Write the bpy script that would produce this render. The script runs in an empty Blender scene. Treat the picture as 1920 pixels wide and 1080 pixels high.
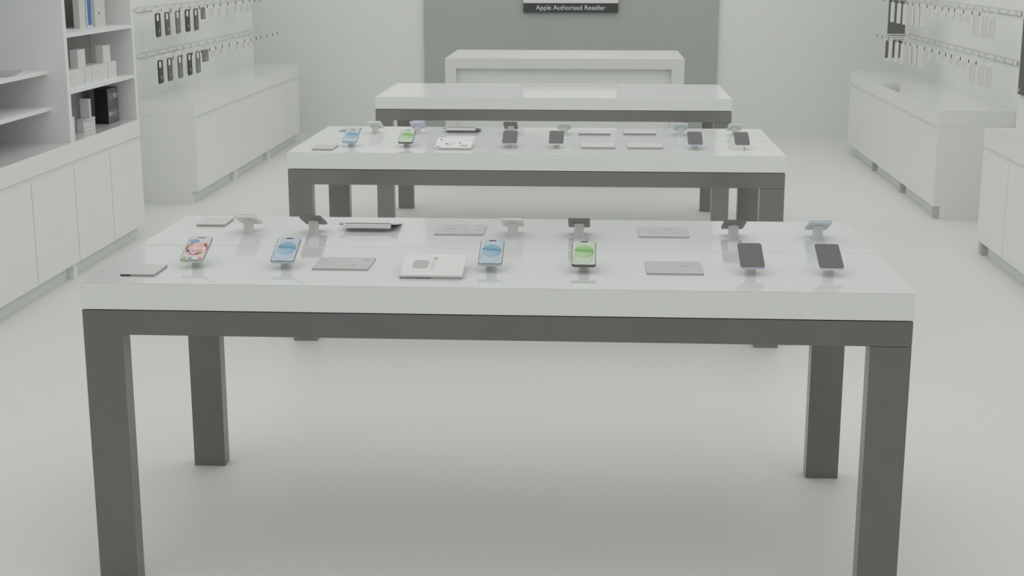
import bpy, bmesh, math, random
from mathutils import Vector, Matrix
random.seed(7)
SC = bpy.context.scene
COL = SC.collection

# ------------------------------------------------------------------ materials
def lin(c):
    c = c / 255.0
    return c / 12.92 if c <= 0.04045 else ((c + 0.055) / 1.055) ** 2.4
def rgb(r, g, b): return (lin(r), lin(g), lin(b), 1.0)

def mat(name, col, rough=0.5, spec=0.5, metal=0.0, noise=0.0, scale=6.0, coat=0.0):
    m = bpy.data.materials.new(name); m.use_nodes = True
    nt = m.node_tree; b = nt.nodes['Principled BSDF']
    b.inputs['Roughness'].default_value = rough
    b.inputs['Specular IOR Level'].default_value = spec
    b.inputs['Metallic'].default_value = metal
    b.inputs['Coat Weight'].default_value = coat
    b.inputs['Base Color'].default_value = col
    tc = nt.nodes.new('ShaderNodeTexCoord')
    nz = nt.nodes.new('ShaderNodeTexNoise'); nz.inputs['Scale'].default_value = scale
    nz.inputs['Detail'].default_value = 3.0
    rp = nt.nodes.new('ShaderNodeValToRGB')
    k = 1.0 - noise
    rp.color_ramp.elements[0].color = (col[0] * k, col[1] * k, col[2] * k, 1)
    rp.color_ramp.elements[1].color = col
    rp.color_ramp.elements[0].position = 0.35; rp.color_ramp.elements[1].position = 0.65
    nt.links.new(tc.outputs['Object'], nz.inputs['Vector'])
    nt.links.new(nz.outputs['Fac'], rp.inputs['Fac'])
    nt.links.new(rp.outputs['Color'], b.inputs['Base Color'])
    return m

def vmat(name, rough=0.3, spec=0.4):
    """colour comes from the painted colour attribute of the mesh (printed or displayed picture)"""
    m = bpy.data.materials.new(name); m.use_nodes = True
    nt = m.node_tree; b = nt.nodes['Principled BSDF']
    a = nt.nodes.new('ShaderNodeAttribute'); a.attribute_name = 'paint'
    nt.links.new(a.outputs['Color'], b.inputs['Base Color'])
    b.inputs['Roughness'].default_value = rough
    b.inputs['Specular IOR Level'].default_value = spec
    return m

W = 0.80
M = dict(
    floor=mat('pale_floor_coating', (.74, .756, .73, 1), .5, .25, noise=.02, scale=.5),
    wall=mat('white_wall_paint', (.83, .848, .82, 1), .8, .2, noise=.02, scale=1),
    greywall=mat('grey_panel_paint', (.47, .49, .465, 1), .7, .2, noise=.03, scale=1),
    top1=mat('glossy_white_tabletop_near_dimmed', (.655, .672, .655, 1), .07, .35, noise=.01, scale=2),  # near top darkened in colour to offset the stronger overhead light
    top2=mat('glossy_white_tabletop_middle_dimmed', (.76, .78, .76, 1), .07, .35, noise=.01, scale=2),  # middle top darkened less, same light offset put into the colour
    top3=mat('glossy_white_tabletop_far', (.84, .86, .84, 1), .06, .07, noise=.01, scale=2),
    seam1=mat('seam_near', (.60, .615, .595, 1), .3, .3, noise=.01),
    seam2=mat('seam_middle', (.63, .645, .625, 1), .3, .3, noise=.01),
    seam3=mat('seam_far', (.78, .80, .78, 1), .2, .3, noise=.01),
    slab=mat('white_laminate_edge', (.85, .87, .84, 1), .4, .3, noise=.01),
    slab2=mat('desk_laminate', (.76, .775, .755, 1), .3, .3, noise=.01),
    worktop=mat('white_worktop', (.72, .735, .715, 1), .10, .3, noise=.01, scale=2),
    white=mat('white_lacquer', (.835, .848, .825, 1), .35, .3, noise=.01, scale=2),
    whiteshelf=mat('white_shelf_laminate', (.82, .835, .82, 1), .5, .3, noise=.01),
    softgrey=mat('soft_grey', (.55, .565, .54, 1), .7, .2, noise=.05),  # grey of the right-hand cabinet feet and tablet bodies
    gap=mat('door_gap_dark', (.16, .165, .16, 1), .8, .1, noise=.1),
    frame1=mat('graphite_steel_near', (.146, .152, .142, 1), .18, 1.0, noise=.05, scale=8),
    frame2=mat('graphite_steel_middle_lit', (.192, .199, .187, 1), .18, 1.0, noise=.05, scale=8),  # brighter light on the middle table put into the steel colour
    frame3=mat('graphite_steel_far_lit', (.212, .219, .207, 1), .18, 1.0, noise=.05, scale=8),  # far table's extra light put into the steel colour
    shelfback=mat('grey_shelf_back', (.44, .447, .435, 1), .7, .2, noise=.05),
    stand=mat('white_plastic_stand', (.78, .79, .77, 1), .35, .4, noise=.01),
    glassblack=mat('switched_off_glass_with_reflection', (.125, .13, .122, 1), .35, .3, noise=.02),  # black glass, its grey reflection of the surroundings put into the colour
    bezel=mat('black_bezel', (.07, .07, .07, 1), .3, .5, noise=.02),
    alu_green=mat('pale_green_case', (.66, .75, .70, 1), .4, .4, noise=.01),
    alu_blue=mat('pale_blue_case', (.58, .67, .70, 1), .4, .4, noise=.01),
    alu_lilac=mat('pale_lilac_case', (.68, .67, .84, 1), .4, .4, noise=.01),
    alu_dark=mat('dark_grey_case', (.17, .175, .165, 1), .4, .4, noise=.02),
    alu_white=mat('off_white_case', (.80, .81, .79, 1), .4, .4, noise=.01),
    acry=mat('grey_frosted_plate', (.48, .49, .475, 1), .25, .4, noise=.08, scale=14),
    acryw=mat('pale_frosted_plate', (.66, .67, .655, 1), .25, .4, noise=.03, scale=14),
    acryedge=mat('grey_plate_edge', (.46, .47, .45, 1), .4, .3, noise=.03),
    acryedge2=mat('dark_plate_edge', (.36, .37, .355, 1), .4, .3, noise=.03),
    silver=mat('silver_metal', (.74, .75, .73, 1), .35, .5, metal=.2, noise=.02),
    tagblack=mat('black_price_tip', (.022, .024, .022, 1), .5, .3, noise=.02),
    wire=mat('white_hook_wire', (.70, .71, .69, 1), .4, .4, noise=.02),
    railedge=mat('rail_edge_grey', (.40, .41, .395, 1), .5, .3, noise=.02),  # grey of the rail lips and end cap
    card=mat('white_packaging_card', (.80, .81, .79, 1), .55, .3, noise=.01),
    cardgrey=mat('grey_packaging_card', (.67, .68, .665, 1), .55, .3, noise=.03),
    darkcase=mat('charcoal_silicone', (.075, .08, .073, 1), .5, .3, noise=.03),
    browncase=mat('taupe_silicone', (.155, .15, .128, 1), .5, .3, noise=.03),
    redbrown=mat('brown_red_silicone', (.165, .15, .135, 1), .5, .3, noise=.03),
    greycase=mat('grey_silicone', (.22, .23, .215, 1), .5, .3, noise=.03),
    midgrey=mat('mid_grey_silicone', (.25, .255, .245, 1), .5, .3, noise=.03),
    print_=mat('pale_print', (.62, .63, .61, 1), .6, .2, noise=.01),
    boxwhite=mat('white_product_box', (.74, .755, .735, 1), .5, .3, noise=.01),
    boxcream=mat('cream_product_box', (.70, .69, .635, 1), .5, .3, noise=.01),
    boxblack=mat('black_product_box', (.018, .020, .018, 1), .5, .3, noise=.05),
    boxfront=mat('dark_grey_box_front', (.145, .145, .155, 1), .4, .4, noise=.35, scale=12),  # lighter mottled grey for the fronts of the black boxes
    bluelabel=mat('blue_box_label', (.09, .21, .46, 1), .35, .4, noise=.35, scale=20),
    paleblue=mat('pale_blue_border', (.62, .74, .82, 1), .4, .4, noise=.01),
    lilac=mat('lilac_print', (.50, .50, .62, 1), .5, .3, noise=.02),
    darkmark=mat('dark_print', (.05, .05, .05, 1), .5, .3, noise=.02),
    pink=mat('pink_print', (.75, .42, .66, 1), .5, .2, noise=.02),
    bluewhite=mat('pale_print_bright', (.70, .74, .78, 1), .5, .2, noise=.02),
    signdark=mat('charcoal_sign', (.075, .083, .079, 1), .5, .3, noise=.02),
    signwhite=mat('white_sign', (.82, .81, .80, 1), .5, .3, noise=.01),
    lettering=mat('sign_lettering', (.86, .87, .86, 1), .5, .3, noise=.01),
    poster=mat('dark_screen_face', (.10, .104, .098, 1), .3, .4, noise=.1),
    screen=vmat('lit_display', .25, .4),
    printed=vmat('printed_sheet', .4, .3),
)

# ------------------------------------------------------------------ mesh helpers
def new(name, bm, m, parent=None, bevel=0.0, smooth=False):
    if bevel > 0:
        bmesh.ops.bevel(bm, geom=list(bm.edges), offset=bevel, segments=2, affect='EDGES', clamp_overlap=True)
    bmesh.ops.recalc_face_normals(bm, faces=bm.faces)
    me = bpy.data.meshes.new(name); bm.to_mesh(me); bm.free()
    if smooth:
        for p in me.polygons: p.use_smooth = True
    o = bpy.data.objects.new(name, me); COL.objects.link(o)
    for mm in (m if isinstance(m, (list, tuple)) else [m]): me.materials.append(mm)
    if parent is not None: o.parent = parent
    return o
def box(bm, x0, x1, y0, y1, z0, z1, mi=0):
    vs = [bm.verts.new(p) for p in ((x0,y0,z0),(x1,y0,z0),(x1,y1,z0),(x0,y1,z0),(x0,y0,z1),(x1,y0,z1),(x1,y1,z1),(x0,y1,z1))]
    for f in ((0,3,2,1),(4,5,6,7),(0,1,5,4),(1,2,6,5),(2,3,7,6),(3,0,4,7)):
        fc = bm.faces.new([vs[i] for i in f]); fc.material_index = mi
    return bm
def bx(*a): return box(bmesh.new(), *a)
def rrect(w, h, r, n=5):
    pts = []
    for cx, cy, a0 in ((w/2-r, h/2-r, 0), (-w/2+r, h/2-r, 90), (-w/2+r, -h/2+r, 180), (w/2-r, -h/2+r, 270)):
        for i in range(n+1):
            a = math.radians(a0 + 90*i/n); pts.append((cx + r*math.cos(a), cy + r*math.sin(a)))
    return pts
def prism(bm, pts, z0, z1, mi=0):
    """extrude the outline pts (x,y) from z0 to z1"""
    a = [bm.verts.new((x, y, z0)) for x, y in pts]; b = [bm.verts.new((x, y, z1)) for x, y in pts]
    n = len(pts)
    fs = [bm.faces.new(a[::-1]), bm.faces.new(b)]
    for i in range(n): fs.append(bm.faces.new((a[i], a[(i+1) % n], b[(i+1) % n], b[i])))
    for f in fs: f.material_index = mi
    return bm
def rot(bm, mtx):
    bmesh.ops.transform(bm, matrix=mtx, verts=bm.verts); return bm
def cyl(bm, r, p0, p1, n=16):
    d = Vector(p1) - Vector(p0); q = d.to_track_quat('Z', 'Y').to_matrix().to_4x4()
    mt = Matrix.Translation((Vector(p0) + Vector(p1)) / 2) @ q
    bmesh.ops.create_cone(bm, cap_ends=True, segments=n, radius1=r, radius2=r, depth=d.length, matrix=mt); return bm

def tag(o, label=None, cat=None, group=None, kind=None):
    if label: o['label'] = label
    if cat: o['category'] = cat
    if group: o['group'] = group
    if kind: o['kind'] = kind
    return o
def thing(name, label, cat, loc=(0, 0, 0), group=None):
    o = bpy.data.objects.new(name, None); COL.objects.link(o); o.location = loc
    o.empty_display_size = .05
    return tag(o, label, cat, group)
def dup(root, loc, label, group=None):
    r = root.copy(); COL.objects.link(r); r.location = loc; tag(r, label, None, group)
    for ch in list(root.children):
        c = ch.copy(); COL.objects.link(c); c.parent = r
        for g in list(ch.children):
            d = g.copy(); COL.objects.link(d); d.parent = c
    return r
def paint_grid(name, w, h, nx, ny, fn, m, parent=None, mask_r=0.0):
    """flat sheet in the local xy plane, one painted colour per little cell; fn(u,v)->(r,g,b) 0..255"""
    bm = bmesh.new(); vs = [[bm.verts.new((-w/2 + w*i/nx, -h/2 + h*j/ny, 0)) for i in range(nx+1)] for j in range(ny+1)]
    cols = []
    for j in range(ny):
        for i in range(nx):
            u, v = (i+.5)/nx, (j+.5)/ny
            if mask_r > 0:
                X, Y = abs(u-.5)*w, abs(v-.5)*h; r = mask_r
                dx, dy = X-(w/2-r), Y-(h/2-r)
                if dx > 0 and dy > 0 and dx*dx+dy*dy > r*r: continue
            bm.faces.new((vs[j][i], vs[j][i+1], vs[j+1][i+1], vs[j+1][i])); cols.append(fn(u, v))
    for v_ in [v_ for v_ in bm.verts if not v_.link_faces]: bm.verts.remove(v_)
    me = bpy.data.meshes.new(name); bm.to_mesh(me); bm.free()
    at = me.color_attributes.new('paint', 'FLOAT_COLOR', 'CORNER'); k = 0
    for p in me.polygons:
        c = cols[p.index]
        for _ in range(p.loop_total): at.data[k].color = (lin(c[0]), lin(c[1]), lin(c[2]), 1); k += 1
    me.materials.append(m)
    o = bpy.data.objects.new(name, me); COL.objects.link(o)
    if parent is not None: o.parent = parent
    return o
def text_mesh(name, s, size, m, parent, loc, rotm, stretch=1.0):
    cu = bpy.data.curves.new(name, 'FONT'); cu.body = s; cu.size = size; cu.align_x = 'CENTER'; cu.align_y = 'CENTER'
    cu.extrude = .0008
    t = bpy.data.objects.new(name + '_tmp', cu); COL.objects.link(t)
    dg = bpy.context.evaluated_depsgraph_get(); dg.update()
    me = bpy.data.meshes.new_from_object(t.evaluated_get(dg)); me.name = name
    bpy.data.objects.remove(t)
    me.transform(Matrix.Translation(loc) @ rotm @ Matrix.Diagonal((stretch, 1, 1, 1)))
    me.materials.clear(); me.materials.append(m)
    o = bpy.data.objects.new(name, me); COL.objects.link(o); o.parent = parent
    return o
RX90 = Matrix.Rotation(math.pi/2, 4, 'X')
FACE_PX = Matrix.Rotation(math.pi/2, 4, 'Z') @ RX90       # reads from +x
FACE_NX = Matrix.Rotation(-math.pi/2, 4, 'Z') @ RX90      # reads from -x

# ------------------------------------------------------------------ room shell
YB = 14.72
tag(new('floor', bx(-3.75, 3.32, -1.5, YB+.2, -.1, 0), M['floor']), kind='structure')
tag(new('wall_back', bx(-3.75, 3.32, YB, YB+.2, 0, 3.0), M['wall']), kind='structure')
tag(new('wall_left', bx(-3.75, -3.55, -1.5, YB, 0, 3.0), M['wall']), kind='structure')
tag(new('wall_right', bx(3.12, 3.32, -1.5, YB, 0, 3.0), M['wall']), kind='structure')
tag(new('feature_panel', bx(-1.768, 1.219, YB-.035, YB, 0, 3.0), M['greywall']),
    'tall plain grey panel on the back wall behind the cash desk', 'wall panel')
# sign
sg = thing('reseller_sign', 'white sign with charcoal band lettered Apple Authorised Reseller on the grey panel', 'sign', (-.272, YB-.035, 1.23))
new('sign_board', bx(-.478, .478, -.03, 0, .093, .55), M['signwhite'], sg)
sb = new('name_band', bx(-.478, .478, -.034, 0, 0, .0925), M['signdark'], sg)
text_mesh('lettering', 'Apple Authorised Reseller', .0655, M['lettering'], sb, (.0, -.0355, .047), RX90, 1.0)

# ------------------------------------------------------------------ display tables
TX0, TX1, TD = -1.423, .861, 1.052
TY = [3.765, 6.464, 9.129]
H, ZS, ZA = .90, .8217, .7519
LW, LD = .111, .060
tl = ['long white display table with graphite legs, nearest one with phones on it',
      'white display table in the middle, its devices beyond the nearest table',
      'empty white display table in front of the cash desk']
for k, y0 in enumerate(TY):
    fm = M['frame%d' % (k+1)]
    t = thing('display_table', tl[k], 'table', ((TX0+TX1)/2, y0, 0), 'white tables with graphite frames')
    a, b = (TX0-TX1)/2, (TX1-TX0)/2
    slab = new('tabletop', bx(a, b, 0, TD, ZS+.003, H-.0012), M['slab'], t)
    mid = TD/2
    for yy0, yy1 in ((0, mid-.011), (mid+.011, TD)):
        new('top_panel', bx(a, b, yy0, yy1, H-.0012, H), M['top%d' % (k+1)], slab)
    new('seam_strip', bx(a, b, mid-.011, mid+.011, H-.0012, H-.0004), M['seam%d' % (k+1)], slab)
    bm = bmesh.new()
    box(bm, a+.001, b-.001, .001, .06, ZA, ZS)
    box(bm, a+.001, b-.001, TD-.06, TD-.001, ZA, ZS)
    box(bm, a+.001, a+.06, .06, TD-.06, ZA, ZS); box(bm, b-.06, b-.001, .06, TD-.06, ZA, ZS)
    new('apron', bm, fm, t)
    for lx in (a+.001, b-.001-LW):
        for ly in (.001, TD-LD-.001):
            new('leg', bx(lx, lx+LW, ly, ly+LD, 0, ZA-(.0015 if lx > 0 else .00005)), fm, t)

# ------------------------------------------------------------------ cash desk
d = thing('cash_desk', 'white cash desk with a recessed front before the grey panel', 'desk', (-.256, 11.29, 0))
hw = .941
new('side_panel', bx(-hw, -hw+.087, 0, 1.06, 0, .92), M['slab2'], d)
new('side_panel', bx(hw-.10, hw, 0, 1.06, 0, .92), M['slab2'], d)
new('worktop', bx(-hw, hw, 0, 1.06, .9202, 1.0), M['slab2'], d)
new('front_panel', bx(-hw+.087, hw-.10, .05, .07, 0, .92), M['wall'], d)
new('plinth', bx(-hw+.087, hw-.10, .005, .05, 0, .10), M['white'], d)

PL, PR = -3.36, 2.862
# ------------------------------------------------------------------ base cabinets and worktops
def cabinet_run(side, xf, xb, edges, ztop, zlip, desc, feet, gap, end_panel=True):
    """edges: y positions of the door joints, near to far; side=+1 when the aisle lies to +x"""
    s = side; ncab = len(edges)-1
    def xx(a, b_): return min(a, b_), max(a, b_)
    wt = new('worktop', bx(*xx(xf, xb), edges[0], edges[-1], zlip, ztop-.0015), M['white'])
    new('top_surface', bx(*xx(xf, xb), edges[0], edges[-1], ztop-.0015, ztop), M['worktop'], wt)
    tag(wt, 'continuous white worktop on the %s' % desc, 'worktop')
    words = ordw[ncab]
    bodyx = xf - s*.010; kx = xf - s*.050; dz = zlip-.030
    for i in range(ncab):
        y0, y1 = edges[i], edges[i+1]; L = y1-y0
        c = thing('base_cabinet', 'plain white handleless base cabinet, %s of the %s' % (words[i], desc), 'cabinet', (0, y0, 0), 'white handleless base cabinets')
        ya = .018 if i == 0 else 0
        new('carcass', bx(*xx(bodyx, xb), ya, L, .086, zlip-.0005), M['white'], c)
        if i == 0:
            bm = bx(*xx(xf-s*.001, xb), 0, .0178, .0862, zlip-.0005); box(bm, *xx(kx, xb), 0, .0178, 0, .0861)
            new('end_panel', bm, M['white'], c)
        if i > 0:
            new('door_gap', bx(*xx(bodyx+s*.0004, bodyx), 0, gap, .088, dz-.001), M['gap'], c)
        new('door', bx(*xx(xf-s*.002, bodyx+s*.0005), .0182 if i == 0 else gap, L, .086, dz), M['white'], c)
        new('toe_kick', bx(*xx(kx-s*.002, kx-s*.02), .0182 if i == 0 else 0, L, 0, .085), M['wall'], c)
        for fy in feet:
            if y0 <= fy < y1:
                new('foot', bx(*xx(kx-s*.001, kx+s*.036), fy-y0-.03, fy-y0+.03, 0, .085), M['wall'] if s > 0 else M['softgrey'], c)
ordw = {3: ['nearest', 'middle', 'farthest'], 4: ['nearest', 'second nearest', 'second farthest', 'farthest'],
        6: ['nearest', 'second nearest', 'third nearest', 'third farthest', 'second farthest', 'farthest'],
        7: ['nearest', 'second nearest', 'third nearest', 'middle', 'third farthest', 'second farthest', 'farthest']}
XL, XR = -2.93, 2.345
cabinet_run(1, XL, -3.549, [5.36, 5.96, 6.565, 7.167, 7.788, 8.393, 8.99], .765, .660, 'long left counter under the open shelves', [6.5, 7.74], .0075)
cabinet_run(1, XL, PL+.001, [10.262, 11.55, 13.347, 13.95], .750, .640, 'left counter below the hanging phone cases', [11.41, 12.61], .004)
cabinet_run(-1, XR, PR-.001, [9.925, 11.047, 11.66, 12.845, 13.43], .750, .640, 'right counter below the hook rails', [9.956, 11.08, 12.24], .005)
cabinet_run(-1, XR, 3.119, [6.98, 7.58, 8.183, 8.745], .772, .662, 'right counter beside the dark screen', [8.7, 7.5], .006)

# ------------------------------------------------------------------ left shelving unit on its counter
su = thing('shelving_unit', 'open white shelving unit standing on the long left counter', 'shelving unit', (0, 0, .765))
xf = XL-.001; XBK = -3.20
new('side_panel', bx(-3.55, xf, 7.775, 7.820, 0, 1.3), M['whiteshelf'], su)
new('side_panel', bx(-3.55, xf, 8.945, 8.985, 0, 1.3), M['whiteshelf'], su)
new('side_panel', bx(-3.55, xf, 5.36, 5.40, 0, 1.3), M['whiteshelf'], su)
new('back_panel', bx(XBK-.02, XBK, 7.82, 8.945, 0, 1.3), M['shelfback'], su)
new('back_panel', bx(-3.55, -3.52, 5.40, 7.775, 0, 1.3), M['whiteshelf'], su)
for zb in (1.030, 1.342):
    new('shelf', bx(XBK, xf-.003, 7.82, 8.945, zb-.765, zb-.765+.022), M['whiteshelf'], su)
for zb in (.945, 1.147):
    new('shelf', bx(-3.52, -3.033, 5.40, 7.775, zb-.765, zb-.765+.022), M['whiteshelf'], su)
new('top_board', bx(-3.55, xf, 5.36, 8.985, 1.3, 1.33), M['whiteshelf'], su)

# right tall display unit with the dark screen
tu = thing('display_column', 'white display unit standing on the right counter nearest the camera', 'display unit', (0, 0, .772))
new('column_body', bx(2.53, 3.12, 6.98, 8.745, 0, 1.4), M['whiteshelf'], tu)
ps = thing('wall_screen', 'dark screen mounted on the white unit above the right counter', 'screen', (0, 0, .772))
new('screen_panel', bx(2.512, 2.5295, 7.3, 8.705, .21, 1.2), M['poster'], ps)
new('screen_mark', bx(2.5108, 2.512, 8.668, 8.69, .228, .244), M['print_'], ps)

# ------------------------------------------------------------------ wall display panels, rails
tag(new('display_wall_panel', bx(-3.55, PL, 9.2, 13.93, .0, 3.0), M['wall']), 'white wall panel carrying the rails with the hanging phone cases', 'wall panel')
tag(new('display_wall_panel', bx(PR, 3.12, 9.90, 13.615, .0, 3.0), M['wall']), 'white wall panel carrying the rails on the right side', 'wall panel')
def rail(side, xw, y0, y1, z0, label):
    t = thing('hook_rail', label, 'rail', (xw, y0, z0), 'white slotted wall rails')
    xs = sorted((0, side*.009)); L = y1-y0
    new('rail_bar', bx(xs[0], xs[1], 0, L, 0, .028), M['white'], t)
    e = sorted((side*.002, side*.0095))
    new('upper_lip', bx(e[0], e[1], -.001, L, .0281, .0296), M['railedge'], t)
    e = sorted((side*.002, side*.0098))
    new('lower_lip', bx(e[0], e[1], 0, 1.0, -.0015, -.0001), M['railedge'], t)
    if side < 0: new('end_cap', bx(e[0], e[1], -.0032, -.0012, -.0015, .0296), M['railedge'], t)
    bm = bmesh.new()
    for i in range(int(L/.84)):
        x_ = sorted((side*.009, side*.0091)); box(bm, x_[0], x_[1], .2+.84*i, .212+.84*i, .004, .024)
    new('slot_row', bm, M['white'], t)
for zz, w_ in ((1.386, 'upper'), (1.054, 'lower')):
    rail(1, PL, 10.37, 13.87, zz, '%s rail on the left wall panel, above the phone cases' % w_)
    rail(-1, PR, 9.955, 13.43, zz+.004, '%s rail on the right wall panel' % w_)

HY_L = [10.30, 10.53, 10.80, 11.06, 11.30, 11.49, 11.697, 11.927, 12.197, 12.457, 12.694, 12.891, 13.068, 13.324, 13.562, 13.759]
HY_R = [10.038, 10.24, 10.478, 10.744, 10.924, 11.125, 11.368, 11.632, 11.912, 12.153, 12.361, 12.566, 12.81, 13.084, 13.367, 13.604]
def mk_hook(side, xw, xt):
    """wire arm from the panel to a black-tipped price holder"""
    t = thing('display_hook', '-', 'hook', (xw, 0, 0))
    L = abs(xt-xw); xs = sorted((side*.02, side*(L-.002)))
    bm = bmesh.new(); cyl(bm, .0016, (xs[0], 0, .010), (xs[1], 0, .010), 6)
    new('hook_arm', bm, M['wire'], t)
    new('hook_clip', bx(*sorted((side*.0, side*.022)), -.006, .006, -.006, .016), M['wire'], t)
    new('price_tip', bx(*sorted((side*(L-.003), side*(L+.001))), -.0042, .0042, -.0115, .0125), M['tagblack'], t)
    return t
def hooks(side, xw, xt, ys, z, names, wall, row):
    proto = mk_hook(side, xw, xt); proto.location = (xw, ys[0], z)
    for i, y in enumerate(ys):
        o = proto if i == 0 else dup(proto, (xw, y, z), '-')
        nm = names.get(i)
        g = None
        if nm is None: lab = 'empty black-tipped wire hook on the %s %s rail' % (row, wall); g = 'empty hooks, %s %s rail' % (row, wall)
        elif nm.startswith('*'): lab = 'black-tipped hook holding %s on the %s %s rail' % (nm[1:], row, wall); g = 'hooks with %s, %s %s rail' % (nm[1:], row, wall)
        else: lab = 'black-tipped hook holding the %s on the %s %s rail' % (nm, row, wall); g = 'hooks of the %s %s rail' % (row, wall)
        o['label'] = lab; o['group'] = g
case_names = ['charcoal phone case nearest the camera', 'taupe phone case', 'grey phone case in the middle', 'second charcoal phone case', 'brownish phone case farthest away', 'small dark grey pouch']
case_names_low = ['charcoal phone case nearest the camera', 'olive grey phone case', 'grey phone case in the middle', 'second charcoal phone case', 'mid grey phone case farthest away', 'square grey pouch']
for z_, row, cn in ((1.396, 'upper', case_names), (1.060, 'lower', case_names_low)):
    nm = {i: cn[i] for i in range(6)}
    for i in range(6, 13): nm[i] = '*small pale packages'
    hooks(1, PL, -3.08, HY_L, z_, nm, 'left', row)
for z_, row in ((1.398, 'upper'), (1.067, 'lower')):
    nm = {0: '*tall pale packages', 1: '*tall pale packages', 2: '*tall pale packages'}
    for i in range(3, 9): nm[i] = '*small pale packages'
    for i in range(9, 14): nm[i] = '*tall white and dark packages'
    hooks(-1, PR, 2.60, HY_R, z_, nm, 'right', row)

# phone cases in clear hanging packs (left wall)
def phone_case(y, ztop, m, label, row):
    t = thing('phone_case', label, 'phone case', (-3.18, y, ztop-.172), 'phone cases on the %s left rail' % row)
    Wc, Hc = .100, .166
    def rr(w, h, r, cy, cz, x0, x1):
        bm = bmesh.new(); prism(bm, rrect(w, h, r), x0, x1)
        return rot(bm, Matrix.Translation((0, cy, cz)) @ FACE_PX)
    new('backing_card', bx(-.006, -.001, -.082, .062, -.012, .200), M['card'], t)
    new('case_shell', rr(Wc, Hc, .014, 0, Hc/2, 0, .010), m, t)
    new('camera_cutout', rr(.048, .044, .012, -.024, Hc-.030, .010, .0112), M['card'], t)
    bm = bmesh.new()
    for dz, w in ((.050, .026), (.043, .012), (.037, .022), (.031, .012)):
        box(bm, .010, .0108, .004-w/2, .004+w/2, dz-.002, dz+.002)
    new('printed_mark', bm, M['print_'], t)
    return t
CY = HY_L[:5]
ups = [('darkcase', 'charcoal phone case, nearest one on the upper left rail'), ('browncase', 'taupe brown phone case on the upper left rail'),
       ('greycase', 'grey phone case between taupe and charcoal ones, upper left rail'), ('darkcase', 'charcoal phone case between two lighter ones, upper left rail'),
       ('redbrown', 'brownish red phone case beside the pouch, upper left rail')]
los = [('darkcase', 'charcoal phone case, nearest one on the lower left rail'), ('browncase', 'olive grey phone case, second on the lower left rail'),
       ('greycase', 'grey phone case in the middle of the lower left rail row'), ('darkcase', 'charcoal phone case between two grey ones, lower left rail'),
       ('midgrey', 'mid grey phone case beside the square pouch, lower left rail')]
for y, (m_, l_) in zip(CY, ups): phone_case(y-.006, 1.387, M[m_], l_, 'upper')
for y, (m_, l_) in zip(CY, los): phone_case(y-.008, 1.052, M[m_], l_, 'lower')
for y, z1, w, h, lb in ((11.49, 1.383, .088, .092, 'small dark grey pouch hanging after the cases, upper left rail'), (11.498, 1.046, .138, .094, 'square grey pouch hanging after the cases, lower left rail')):
    t = thing('hanging_pouch', lb, 'pouch', (-3.18, y, z1-h))
    bm = bmesh.new(); prism(bm, rrect(w, h, .008), 0, .016); rot(bm, Matrix.Translation((0, 0, h/2)) @ FACE_PX)
    new('pouch_body', bm, M['midgrey'], t)
    bm = bmesh.new(); prism(bm, [(.016*math.cos(a*math.pi/3), .016*math.sin(a*math.pi/3)) for a in range(6)], .016, .0165)
    rot(bm, Matrix.Translation((0, .008, .022)) @ FACE_PX); new('printed_mark', bm, M['acryedge'], t)
    new('hang_tab', bx(-.002, 0, -.018, .018, h-.01, h+.03), M['card'], t)
def package(x, y, z0, w, h, dpt, m_face, m_side, label, group, side):
    t = thing('hanging_package', label, 'package', (x, y, z0), group)
    xs = sorted((0, side*dpt))
    new('package_box', bx(xs[0], xs[1], -w/2, w/2, 0, h), m_face, t)
    f = sorted((side*dpt, side*(dpt+.0012)))
    new('printed_front', bx(f[0], f[1], -w/2+.01, w/2-.012, .008, h-.012), m_side, t)
    new('hang_tab', bx(-.001, .001, -.015, .015, h, h+.022), M['card'], t)
    return t
for ztop, row in ((1.377, 'upper'), (1.042, 'lower')):
    proto = None
    for i in range(6, 13):
        h = .085 if row == 'upper' else .066
        lab = 'small pale grey package hanging beyond the pouch on the %s left rail' % row; g = 'pale packages on the %s left rail' % row
        if proto is None: proto = package(-3.18, HY_L[i]+.02, ztop-h, .098, h, .02, M['card'], M['cardgrey'], lab, g, 1)
        else: dup(proto, (-3.18, HY_L[i]+.02, ztop-h), lab, g)
for ztop, row in ((1.386, 'upper'), (1.052, 'lower')):
    for i, lab in enumerate(('nearest', 'middle', 'farthest')):
        package(2.70, HY_R[i]-.03, ztop-.158, .055, .158, .03, M['card'], M['cardgrey'], 'tall narrow white package, %s of three on the %s right rail' % (lab, row), 'tall packages on the %s right rail' % row, -1)
    proto = None
    for i in range(3, 9):
        lab = 'small white package on the middle stretch of the %s right rail' % row; g = 'small packages on the %s right rail' % row
        if proto is None: proto = package(2.71, HY_R[i], ztop-.078, .06, .070, .02, M['card'], M['cardgrey'], lab, g, -1)
        else: dup(proto, (2.71, HY_R[i], ztop-.078), lab, g)
    # slim boxes with a dark near edge
    for i in (9, 10):
        t = thing('hanging_package', 'slim white package with dark edge, %s, %s right rail' % ('beside the small packages' if i == 9 else 'beside the white tall ones', row), 'package', (2.70, HY_R[i], ztop-.168), 'slim packages on the right rails')
        new('package_box', bx(-.05, 0, -.05, .05, 0, .165), M['card'], t)
        new('dark_edge', bx(-.053, -.0502, -.052, -.043, 0, .165), M['acryedge2'], t)
    for i, wd in ((11, 'nearest'), (12, 'middle'), (13, 'farthest')):
        t = thing('hanging_package', 'tall white package before the dark board, %s one, %s right rail' % (wd, row), 'package', (2.632, HY_R[i], ztop-.172), 'white packages before the dark boards')
        new('package_box', bx(-.014, 0, -.050, .050, 0, .170), M['card'], t)
        new('hang_tab', bx(-.008, -.006, -.015, .015, .170, .188), M['card'], t)
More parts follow.
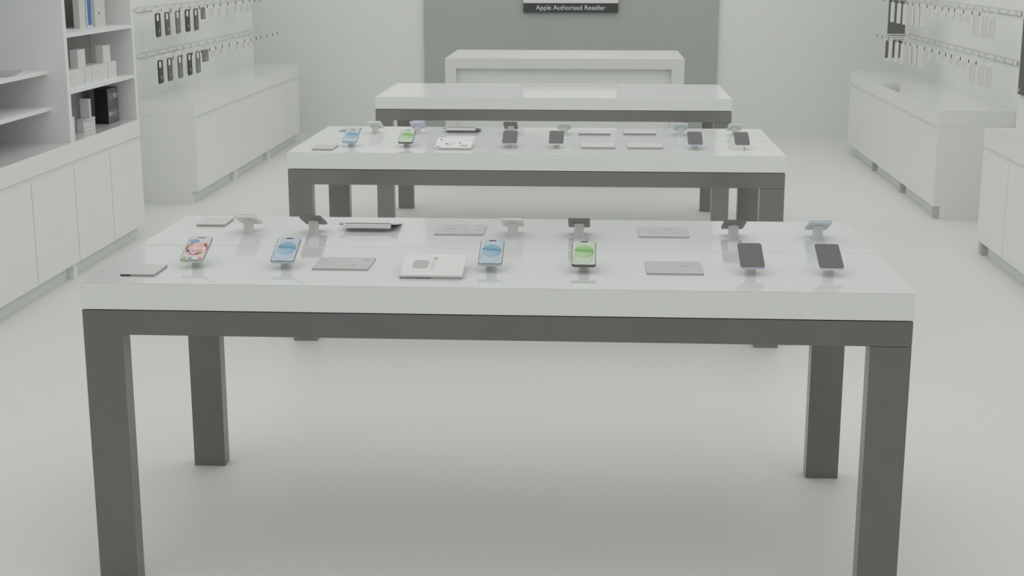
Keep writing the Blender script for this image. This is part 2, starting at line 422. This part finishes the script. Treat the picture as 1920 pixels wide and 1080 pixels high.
# perpendicular dark end boards on the right wall
t = thing('end_board', 'dark upright board at the far end of the upper right rail', 'board', (0, 13.36, 1.095))
new('dark_face', bx(2.645, 2.80, 0, .012, 0, .34), M['frame1'], t)
new('wall_arm', bx(2.801, 2.8625, .002, .010, 0, .34), M['card'], t)
bm = bmesh.new()
for k in range(3): box(bm, 2.645+.035*k, 2.80, .0, .006, -.018-.018*k, -.012-.018*k)
new('lower_bars', bm, M['frame1'], t)
t = thing('end_board', 'white framed board with dark face at the far end of the lower right rail', 'board', (0, 13.36, .86))
new('frame', bx(2.625, 2.862, .0, .012, -.015, .18), M['white'], t)
new('dark_face', bx(2.635, 2.785, -.004, -.0005, .02, .175), M['frame1'], t)

# ------------------------------------------------------------------ boxes on the left shelves
def pbox(x0, x1, y0, y1, z0, z1, m, label, group, name='product_box', lid=True):
    t = thing(name, label, 'box', (x0, y0, z0), group)
    w, d_, h = x1-x0, y1-y0, z1-z0
    new('carton', bx(0, w, 0, d_, 0, h), m, t)
    return t
def decal(t, bm, m, name='printed_mark'): return new(name, bm, m, t)
zs2 = 1.052; zs1 = 1.364
g = 'white boxes on the middle shelf'
for (y0, y1, lab) in ((7.905, 8.176, 'wide white box at the post, bottom row of the middle shelf'), (8.183, 8.296, 'narrow white box right of the wide one beside the post, middle shelf'),
                      (8.303, 8.578, 'wide white box with faint print in the centre of the middle shelf'), (8.586, 8.742, 'white box at the right end of the middle shelf row')):
    t = pbox(-3.08, -2.975, y0, y1, zs2, 1.153, M['boxwhite'], lab, g)
    bm = bmesh.new(); w = y1-y0
    if w > .2:
        for q in range(3): box(bm, .105, .1055, .03, .11-.02*q, .066-.012*q, .070-.012*q)
    else:
        prism(bm, [(.007*math.cos(a), .007*math.sin(a)) for a in [i*math.pi/5 for i in range(10)]], .105, .1055)
        rot(bm, Matrix.Identity(4)); bm.free(); bm = bx(.105, .1055, w*.35, w*.45, .042, .052)
    decal(t, bm, M['cardgrey'])
for (y0, y1, z1, lab) in ((8.098, 8.218, 1.258, 'white cube box stacked near the post, top row of the middle shelf'), (8.525, 8.654, 1.256, 'white cube box stacked at the right, top row of the middle shelf')):
    t = pbox(-3.024, -2.978, y0, y1, 1.1535, z1, M['boxwhite'], lab, g)
    decal(t, bx(.046, .0465, .045, .053, .048, .060), M['cardgrey'])
t = pbox(-3.10, -3.064, 8.405, 8.505, zs1, 1.66, M['boxcream'], 'tall cream box with pale side, left on the top shelf', 'tall boxes on the top shelf')
decal(t, bx(.036, .0365, .045, .053, .07, .09), M['cardgrey'])
decal(t, bx(0, .036, -.0005, 0, 0, .29), M['print_'], 'pale_side')
t = pbox(-3.10, -3.058, 8.512, 8.61, zs1, 1.66, M['paleblue'], 'tall box with glossy blue front on the top shelf', 'tall boxes on the top shelf')
decal(t, bx(.042, .043, .016, .082, .014, .29), M['bluelabel'], 'blue_front')
t = pbox(-3.10, -3.045, 8.618, 8.80, zs1, 1.66, M['boxcream'], 'wide cream box with a small dark mark, right on the top shelf', 'tall boxes on the top shelf')
decal(t, bx(.055, .0557, .068, .080, .072, .088), M['darkmark'])
# lowest bay
for k, (z0, lab) in enumerate(((.7655, 'black box printed mini, lower one of the two in the lowest bay'), (.8735, 'black box printed mini, stacked on top of the other one'))):
    t = pbox(-3.11, -3.026, 8.688, 8.885, z0, z0+.107, M['boxblack'], lab, 'black boxes printed mini')
    f = new('printed_front', bx(.084, .0848, 0, .197, 0, .107), M['boxfront'], t)
    yy = .055 if k == 0 else .150
    text_mesh('lettering', 'mi', .060, M['bluewhite'], f, (.0856, yy-.022, .062), FACE_PX, .85)
    text_mesh('lettering', 'ni', .060, M['pink'], f, (.0856, yy+.030, .062), FACE_PX, .85)
    bm = bmesh.new(); prism(bm, rrect(.07, .05, .02), .0850, .0853)
    rot(bm, Matrix.Translation((0, (.14 if k == 0 else .05), .055)) @ FACE_PX); new('pale_picture', bm, M['greycase'], f)
t = pbox(-3.066, -3.024, 8.243, 8.440, .7655, .834, M['boxwhite'], 'low white box with a curved lilac line in the lowest bay', 'white boxes in the lowest bay')
bm = bmesh.new()
for q in range(20):
    y_ = .012+.0085*q; z_ = .022+.012*((q-5)/14.0)**2; box(bm, .042, .0425, y_, y_+.0087, z_, z_+.0035)
decal(t, bm, M['lilac'], 'curved_line'); decal(t, bx(.042, .0424, .05, .13, .052, .0535), M['cardgrey'])
pbox(-3.062, -3.012, 8.262, 8.415, .8343, .842, M['boxwhite'], 'thin white sleeve lying on the low box in the lowest bay', 'white boxes in the lowest bay')
pbox(-3.066, -3.010, 8.318, 8.345, .8425, .957, M['boxwhite'], 'upright narrow white box standing on the low one in the lowest bay', 'white boxes in the lowest bay')
pbox(-3.082, -3.067, 8.26, 8.36, .7655, .830, M['cardgrey'], 'small greyish box behind the low white box in the lowest bay', 'white boxes in the lowest bay')
t = pbox(-3.03, -2.968, 7.86, 7.95, .7655, .893, M['boxwhite'], 'white box half hidden behind the post in the lowest bay', 'white boxes in the lowest bay')
# flat slate on the left bay shelf
t = thing('tablet', 'thin grey tablet lying on the upper left shelf', 'tablet', (-3.27, 7.36, 1.1695))
bm = bmesh.new(); prism(bm, rrect(.24, .32, .012), 0, .007); rot(bm, Matrix.Translation((.06, .13, 0)) @ Matrix.Rotation(.25, 4, 'Z'))
new('tablet_body', bm, M['acry'], t)
t = thing('charging_puck', 'small flat grey disc at the front edge of the upper left shelf', 'accessory', (-3.075, 7.30, 1.1695))
bm = bmesh.new(); cyl(bm, .028, (0, 0, 0), (0, 0, .006), 24); new('disc_body', bm, M['acry'], t)

# ------------------------------------------------------------------ phones on stands
PW, PLn, TH = .0695, .1303, math.radians(20.3)
TK = .0078
def wall_paper(tint):
    c1, c2, cb = tint
    def fn(u, v):
        x, y = (u-.5)*2, (v-.5)*2*1.05
        col = list(cb)
        def mix(c, k):
            for i in range(3): col[i] = col[i]*(1-k) + c[i]*k
        # outlined translucent discs behind
        for cx, cy, rx, ry in ((.15, .62, .78, .62), (-.08, -.45, .82, .55)):
            dd = math.hypot((x-cx)/rx, (y-cy)/ry)
            if dd < 1: mix(c1, .22+.25*dd**6)
            elif dd < 1.04: mix(c2, .5)
        # central round shape, upper disc with a wavy dark lower edge
        dd = math.hypot((x-.02)/.86, (y-.10)/.58)
        if dd < 1:
            wav = .10 - .20*x*.6 + .04*math.sin(x*4)
            if y > wav:
                k = max(0, 1-(y-wav)/.45); mix(c1, .75); mix(c2, .25+.65*k**1.6)
            else:
                k = max(0, (x+.2))*.5; mix(c1, .35+.3*k); mix(c2, .15+.5*k if dd > .8 else .12+.2*k)
        if abs(y-1.0) < .035*1.4 and abs(x-.0) < .30: return (60, 62, 62)
        if abs(v-.965) < .013 and abs(u-.5) < .15: return (60, 62, 62)
        return col
    return fn
blue = wall_paper(((146, 184, 198), (66, 130, 155), (192, 198, 206)))
green = wall_paper(((172, 208, 150), (84, 155, 62), (196, 203, 196)))
def home_screen(u, v):
    col = [204, 198, 199]
    def mix(c, k):
        for i in range(3): col[i] = col[i]*(1-k) + c[i]*k
    x, y = (u-.5)*2, (v-.5)*2
    d1 = math.hypot((x-.0)/.95, (y-.02)/.62)
    if d1 < 1 and y < .45:
        mix((232, 170, 160), .55)
        if d1 > .78: mix((150, 62, 58), .8)
        if x > .1 and y < -.1 and d1 > .45: mix((226, 140, 84), .7)
    d2 = math.hypot((x+.42)/.44, (y-.62)/.17)
    if d2 < 1: mix((104, 152, 184), .85)
    ic = {(.2, .62): (120, 205, 90), (.4, .62): (232, 190, 172), (.62, .62): (215, 160, 170), (.84, .62): (110, 70, 72),
          (.2, .50): (190, 186, 214), (.42, .50): (244, 214, 178), (.62, .50): (240, 196, 190), (.84, .50): (250, 225, 222),
          (.18, .39): (70, 70, 72), (.42, .39): (198, 140, 205), (.63, .39): (120, 164, 208), (.84, .39): (206, 214, 190),
          (.2, .28): (196, 190, 190), (.42, .27): (120, 116, 118), (.63, .27): (90, 84, 84),
          (.16, .075): (60, 190, 74), (.40, .075): (105, 140, 168), (.62, .075): (140, 205, 150), (.85, .075): (216, 84, 112)}
    for (a, b_), c in ic.items():
        if abs(u-a) < .078 and abs(v-b_) < .040:
            if c == (120, 116, 118) and abs(u-a) < .055 and abs(v-b_) < .024: return (225, 215, 218)
            if c == (140, 205, 150) and abs(u-a) < .055 and abs(v-b_) < .026: return (225, 230, 226)
            return tuple(.78*q+.22*178 for q in c)
    if abs(v-.965) < .014 and abs(u-.52) < .15: return (52, 52, 52)
    return col

def make_phone(screen, body_m, label, name='smartphone'):
    """built lying in the local xy plane, screen towards +z, centre of the screen at the origin"""
    t = thing(name, label, 'phone')
    bm = bmesh.new(); prism(bm, rrect(PW, PLn, .0095), -TK, -.0012)
    new('phone_body', bm, body_m, t)
    bm = bmesh.new(); prism(bm, rrect(PW-.0006, PLn-.0006, .0092), -.0012, -.0004)
    gl = new('front_glass', bm, M['bezel'] if screen else M['glassblack'], t)
    if screen:
        s = paint_grid('lit_screen', PW-.0036, PLn-.0036, 52, 98, screen, M['screen'], gl, .0078); s.location = (0, 0, 0)
    return t
def make_stand(z_c, tilt):
    """short white post whose sloping top carries the phone"""
    t = thing('phone_stand', '-', 'stand')
    n = 28; r = .0165; bm = bmesh.new(); lo = []; mid = []; hi = []; l0 = []
    hh = z_c - .9 - TK/math.cos(tilt) - .0006
    for i in range(n):
        a = 2*math.pi*i/n; x, y = r*math.cos(a), r*math.sin(a)
        l0.append(bm.verts.new((x*1.12, y*1.12, 0))); lo.append(bm.verts.new((x*1.12, y*1.12, .0022))); mid.append(bm.verts.new((x, y, .0024)))
        hi.append(bm.verts.new((x, y, hh + y*math.tan(tilt))))
    for A, B in ((l0, lo), (lo, mid), (mid, hi)):
        for i in range(n): bm.faces.new((A[i], A[(i+1) % n], B[(i+1) % n], B[i]))
    bm.faces.new(hi); bm.faces.new(l0[::-1])
    new('post', bm, M['stand'], t)
    bm = bmesh.new()
    for k in (-1, 1): cyl(bm, .0022, (k*.008, -r*.6, .0022), (k*.008, -r*.6-.004, .0022), 8)
    new('cable_outlet', bm, M['acryedge'], t)
    return t
def place(table, row, x, screen, body, plabel, slabel):
    dy = TY[table]-TY[0]
    if row == 'front': yc, zc, tilt, rz = 4.0144+dy, .9495, TH, 0
    else: yc, zc, tilt, rz = 4.530+dy, .9480, TH, math.pi
    if row == 'back': yc -= .012
    p = make_phone(SCR[screen], M[body], plabel)
    p.location = (x, yc, zc); p.rotation_euler = (tilt, 0, rz)
    if row == 'front': p.rotation_euler = (tilt, 0, 0)
    p['group'] = 'phones on stands'
    s = make_stand(zc, tilt)
    off = .0
    s.location = (x, yc, .9); s.rotation_euler = (0, 0, rz)
    tag(s, slabel, None, 'short white phone stands')
SCR = {None: None, 'blue': blue, 'green': green, 'home': home_screen}
N1, N2 = 'nearest table', 'middle table'
def st(d_, t_): return 'white post under the %s, %s' % (d_, t_)
front1 = [(-1.161, 'home', 'alu_green', 'phone showing app icons'), (-.897, 'blue', 'alu_blue', 'leftmost blue screen phone'), (-.297, 'blue', 'alu_blue', 'blue screen phone beside the white info board'),
          (-.030, 'green', 'alu_dark', 'green screen phone'), (.447, None, 'alu_lilac', 'lilac phone with dark screen'), (.668, None, 'alu_white', 'white phone with dark screen')]
for x, s_, b_, d_ in front1: place(0, 'front', x, s_, b_, d_ + ' on the front row of the nearest table', st(d_, N1))
back1 = [(-1.130, None, 'alu_white', 'off-white phone seen from behind beside the left tablet'), (-.915, None, 'alu_dark', 'dark phone seen from behind between white phone and riser'), (-.264, None, 'alu_white', 'off-white phone seen from behind near the table centre'),
         (-.050, None, 'alu_dark', 'dark phone seen from behind beside the table centre'), (.444, None, 'alu_dark', 'dark phone seen from behind in front of the second table legs'), (.712, None, 'alu_blue', 'pale blue phone seen from behind at the right end')]
for x, s_, b_, d_ in back1: place(0, 'back', x, s_, b_, d_ + ', nearest table', st(d_.replace(' seen from behind', ''), N1))
front2 = [(-1.164, 'blue', 'alu_blue', 'blue screen phone'), (-.898, 'green', 'alu_dark', 'green screen phone'), (-.406, None, 'alu_lilac', 'lilac edged phone with dark screen at the centre'),
          (-.186, None, 'alu_white', 'phone with dark screen right of centre'), (.465, None, 'alu_lilac', 'lilac edged phone with dark screen at the right'), (.683, None, 'alu_white', 'phone with dark screen at the right end')]
for x, s_, b_, d_ in front2: place(1, 'front', x, s_, b_, d_ + ', front row of the middle table', st(d_, N2))
back2 = [(-1.125, None, 'alu_white', 'off-white phone seen from behind at the left'), (-.909, None, 'alu_lilac', 'lilac phone seen from behind'), (-.433, None, 'alu_dark', 'dark phone seen from behind'),
         (-.161, None, 'alu_green', 'pale green phone seen from behind beside the plates'), (.426, None, 'alu_blue', 'pale blue phone seen from behind'), (.698, None, 'alu_green', 'pale green phone seen from behind at the right end')]
for x, s_, b_, d_ in back2: place(1, 'back', x, s_, b_, d_ + ', middle table', st(d_.replace(' seen from behind', ''), N2))
# small square camera bump label card in front of the right end phone of the middle table
t = thing('price_card', 'small white card in front of the right end phone, middle table', 'card', (.655, 6.655, .9))
new('card_sheet', bx(-.033, .033, 0, .0015, 0, .022), M['card'], t)
new('card_foot', bx(-.033, .033, -.004, .02, 0, .001), M['card'], t)

# ------------------------------------------------------------------ flat plates, tablets and boards on the tables
def plate(x0, x1, y0, y1, th, body, edge, label, seed, group):
    t = thing('display_plate', label, 'display plate', ((x0+x1)/2, (y0+y1)/2, .9), group)
    w, l = x1-x0, y1-y0
    bm = bmesh.new(); prism(bm, rrect(w, l, .004, 3), 0, th-.0012)
    new('plate_base', bm, edge, t)
    rnd = random.Random(seed)
    bl = [(rnd.uniform(.1, .9), rnd.uniform(.15, .85), rnd.uniform(.05, .14), rnd.uniform(.03, .09), rnd.choice([-14, -9, -6, 9])) for _ in range(9)]
    base = body
    def fn(u, v):
        c = list(base)
        for a, b_, ru, rv, k in bl:
            if math.hypot((u-a)/ru, (v-b_)/rv) < 1: c = [q+k for q in c]
        if seed % 2 and abs(u-.30) < .08 and abs(v-.5) < .13: c = [c[0]-3, c[1]-4, c[2]+8]
        if v > .94: c = [q-6 for q in c]
        return c
    s = paint_grid('printed_top', w-.002, l-.002, 40, 24, fn, M['printed'], t); s.location = (0, 0, th-.0008)
    bm = bmesh.new(); prism(bm, rrect(w, l, .004, 3), th-.0012, th-.0009); new('top_sheet', bm, M['acry'] if body[0] < 190 else M['acryw'], t)
    return t
G1 = (181, 183, 180)
plate(-.814, -.650, 3.965, 4.125, .005, G1, M['acryedge'], 'grey frosted plate between the left blue phone and white board, nearest table', 1, 'flat grey plates, nearest table')
plate(.149, .311, 3.960, 4.125, .005, G1, M['acryedge'], 'grey frosted plate between the green and lilac phones, nearest table', 2, 'flat grey plates, nearest table')
plate(-.520, -.360, 4.508, 4.675, .005, (179, 181, 178), M['acryedge'], 'grey plate left of centre in the back row, nearest table', 3, 'flat grey plates, nearest table')
plate(.142, .304, 4.506, 4.675, .005, (179, 181, 178), M['acryedge'], 'grey plate right of centre in the back row, nearest table', 5, 'flat grey plates, nearest table')
G2 = (206, 208, 205)
plate(-.086, .072, 7.19, 7.36, .011, G2, M['acryedge2'], 'pale plate left one in the back row, middle table', 4, 'flat pale plates, middle table')
plate(.142, .302, 7.205, 7.36, .011, G2, M['acryedge2'], 'pale plate right one in the back row, middle table', 6, 'flat pale plates, middle table')
plate(-.070, .089, 6.66, 6.83, .011, G2, M['acryedge'], 'pale plate left one in the front row, middle table', 8, 'flat pale plates, middle table')
plate(.150, .313, 6.665, 6.83, .011, G2, M['acryedge'], 'pale plate right one in the front row, middle table', 10, 'flat pale plates, middle table')

def tablet(x0, x1, y0, y1, label, dark):
    t = thing('tablet', label, 'tablet', ((x0+x1)/2, (y0+y1)/2, .9), 'thin grey tablets on the tables')
    w, l = x1-x0, y1-y0
    bm = bmesh.new(); prism(bm, rrect(w, l, .004), .0016, .0062); new('tablet_body', bm, M['softgrey'], t)
    bm = bmesh.new(); prism(bm, rrect(w-.001, l-.001, .0038), .0062, .0068); new('tablet_face', bm, M['acry2'], t)
    bm = bmesh.new()
    for a in (-1, 1):
        for b_ in (-1, 1): cyl(bm, .006, (a*(w/2-.012), b_*(l/2-.012), 0), (a*(w/2-.012), b_*(l/2-.012), .0016), 10)
    new('rubber_foot', bm, M['acryedge'], t)
    if dark: new('dark_slot', bx(-w/2, -w/2+.028, -l/2-.0006, -l/2+.003, .0005, .004), M['tagblack'], t)
M['acry2'] = mat('light_grey_tablet_glass', (.56, .57, .555, 1), .25, .4, noise=.02)
tablet(-1.337, -1.240, 3.853, 3.985, 'thin light grey tablet with dark corner slot, front left of the nearest table', True)
tablet(-1.334, -1.237, 4.62, 4.752, 'thin light grey tablet in the back left corner, nearest table', False)
tablet(-1.326, -1.226, 6.550, 6.70, 'thin light grey tablet, front left of the middle table', False)
t = tablet(-1.326, -1.226, 7.285, 7.40, 'thin pale tablet behind the blue screen phone, middle table', False)

# tilted info boards, front row
def info_board(x, y, label, kind, w=.176):
    t = thing('info_board', label, 'board', (x, y, .9))
    L = .172; th = math.radians(9)
    lo = .0040
    def plate_bm(x0, x1, a0, a1, z0, z1):
        bm = bmesh.new(); box(bm, x0, x1, a0, a1, z0, z1)
        return rot(bm, Matrix.Translation((0, 0, lo)) @ Matrix.Rotation(th, 4, 'X'))
    new('panel', plate_bm(-w/2, w/2, 0, L, 0, .0045), M['acryw'], t)
    def watch(u, v):
        c = [211, 213, 210]
        a, b_ = (u-.28), (v-.52)
        if (abs(a)/.135)**5 + (abs(b_)/.20)**5 < 1: return (174, 176, 173)
        if math.hypot((u-.50)/.042, (v-.80)/.075) < 1: return (170, 172, 169)
        if abs(u-.485) < .04 and .28 < v < .68 and math.sin(v*70)*math.sin(u*160+v*30) > -.1: return (188, 190, 187)
        if .60 < u < .92 and (abs(v-.30) < .012 or abs(v-.14) < .01 or abs(v-.90) < .01): return (203, 205, 202)
        return c
    def watches(u, v):
        c = [216, 218, 215]
        for a, b_, ru, rv, col in ((.10, .80, .03, .06, (120, 122, 120)), (.07, .10, .055, .055, (140, 142, 140)), (.28, .42, .04, .05, (120, 124, 126)), (.36, .30, .10, .03, (160, 164, 162)),
                                   (.42, .50, .10, .10, (205, 205, 220)), (.66, .46, .025, .06, (120, 122, 122)), (.78, .22, .09, .09, (205, 170, 150)), (.70, .20, .02, .05, (140, 120, 130)), (.88, .22, .02, .04, (130, 120, 120)),
                                   (.88, .78, .05, .02, (150, 152, 150)), (.78, .84, .06, .015, (185, 187, 185)), (.40, .08, .22, .012, (210, 220, 214))):
            if abs(u-a) < ru and abs(v-b_) < rv and math.hypot((u-a)/ru, (v-b_)/rv) < 1.2: return col
        return c
    s = paint_grid('printed_sheet', w-.006, L-.006, 90, 60, watch if kind == 0 else watches, M['printed'], t)
    s.matrix_local = Matrix.Translation((0, 0, lo)) @ Matrix.Rotation(th, 4, 'X') @ Matrix.Translation((0, L/2, .0049))
    bm = bmesh.new()
    for xx in (-w*.3, w*.3):
        box(bm, xx-.004, xx+.004, L*.80, L*.86, 0, lo+math.sin(th)*L*.8-.001)
    new('rear_prop', bm, M['card'], t)
    new('front_foot', bx(-w/2, -w/2+.02, .001, .012, 0, .0040), M['acryedge2'] if kind == 0 else M['card'], t)
    new('front_foot', bx(0 if kind == 0 else -w/2+.021, w/2, .001, .012, 0, .0040), M['acryedge'], t)
    return t
info_board(-.457, 3.868, 'white tilted info board with grey watch shape on the nearest table', 0)
info_board(-.668, 6.600, 'white tilted info board with coloured watch prints on the middle table', 1, .172)
# back row risers, seen from behind: a tilted tray on a roller hinge with a white bar in front
def riser(x, y, label):
    t = thing('display_riser', label, 'display stand', (x, y, .9), 'low white display risers')
    th = math.radians(-9)
    bm = bmesh.new(); box(bm, -.090, .094, .02, .155, 0, .0035); rot(bm, Matrix.Translation((0, 0, .0255)) @ Matrix.Rotation(th, 4, 'X'))
    new('tilted_tray', bm, M['acryw'], t)
    new('front_bar', bx(-.074, .074, .0, .016, .0130, .0255), M['stand'], t)
    new('dark_seam', bx(-.073, .073, .010, .018, .0256, .0285), M['acryedge2'], t)
    bm = bmesh.new(); cyl(bm, .0045, (-.098, .030, .022), (-.086, .030, .022), 14); new('hinge', bm, M['acryedge'], t)
    bm = bmesh.new(); box(bm, -.065, .065, .018, .10, 0, .008); new('support_foot', bm, M['acryedge2'], t)
    new('support_neck', bx(-.05, .05, .03, .05, .008, .020), M['acryedge2'], t)
riser(-.742, 4.545, 'low white display riser in the back row of the nearest table')
riser(-.690, 7.245, 'low white display riser in the back row of the middle table')

# ------------------------------------------------------------------ light
w = bpy.data.worlds.new('soft_sky'); SC.world = w; w.use_nodes = True
bg = w.node_tree.nodes['Background']; bg.inputs['Color'].default_value = (1.0, 1.0, .995, 1); bg.inputs['Strength'].default_value = .545
def area(name, loc, sx, sy, power, rot_=(0, 0, 0)):
    l = bpy.data.lights.new(name, 'AREA'); l.shape = 'RECTANGLE'; l.size = sx; l.size_y = sy; l.energy = power
    l.color = (1, 1, .995)
    o = bpy.data.objects.new(name, l); COL.objects.link(o); o.location = loc; o.rotation_euler = rot_
    return o
area('ceiling_softbox', (-.3, 8.0, 3.6), 6.0, 13.0, 116)
# ------------------------------------------------------------------ camera
cd = bpy.data.cameras.new('camera'); cam = bpy.data.objects.new('camera', cd); COL.objects.link(cam)
cd.sensor_width = 36.0; cd.lens = 50.0; cd.clip_end = 100
cam.location = (0, 0, 1.77918)
PITCH, YAW = .22878, -.05904
cam.rotation_euler = (math.pi/2 - PITCH, 0, -YAW)
SC.camera = cam
SC.view_settings.view_transform = 'Standard'
SC.view_settings.look = 'None'
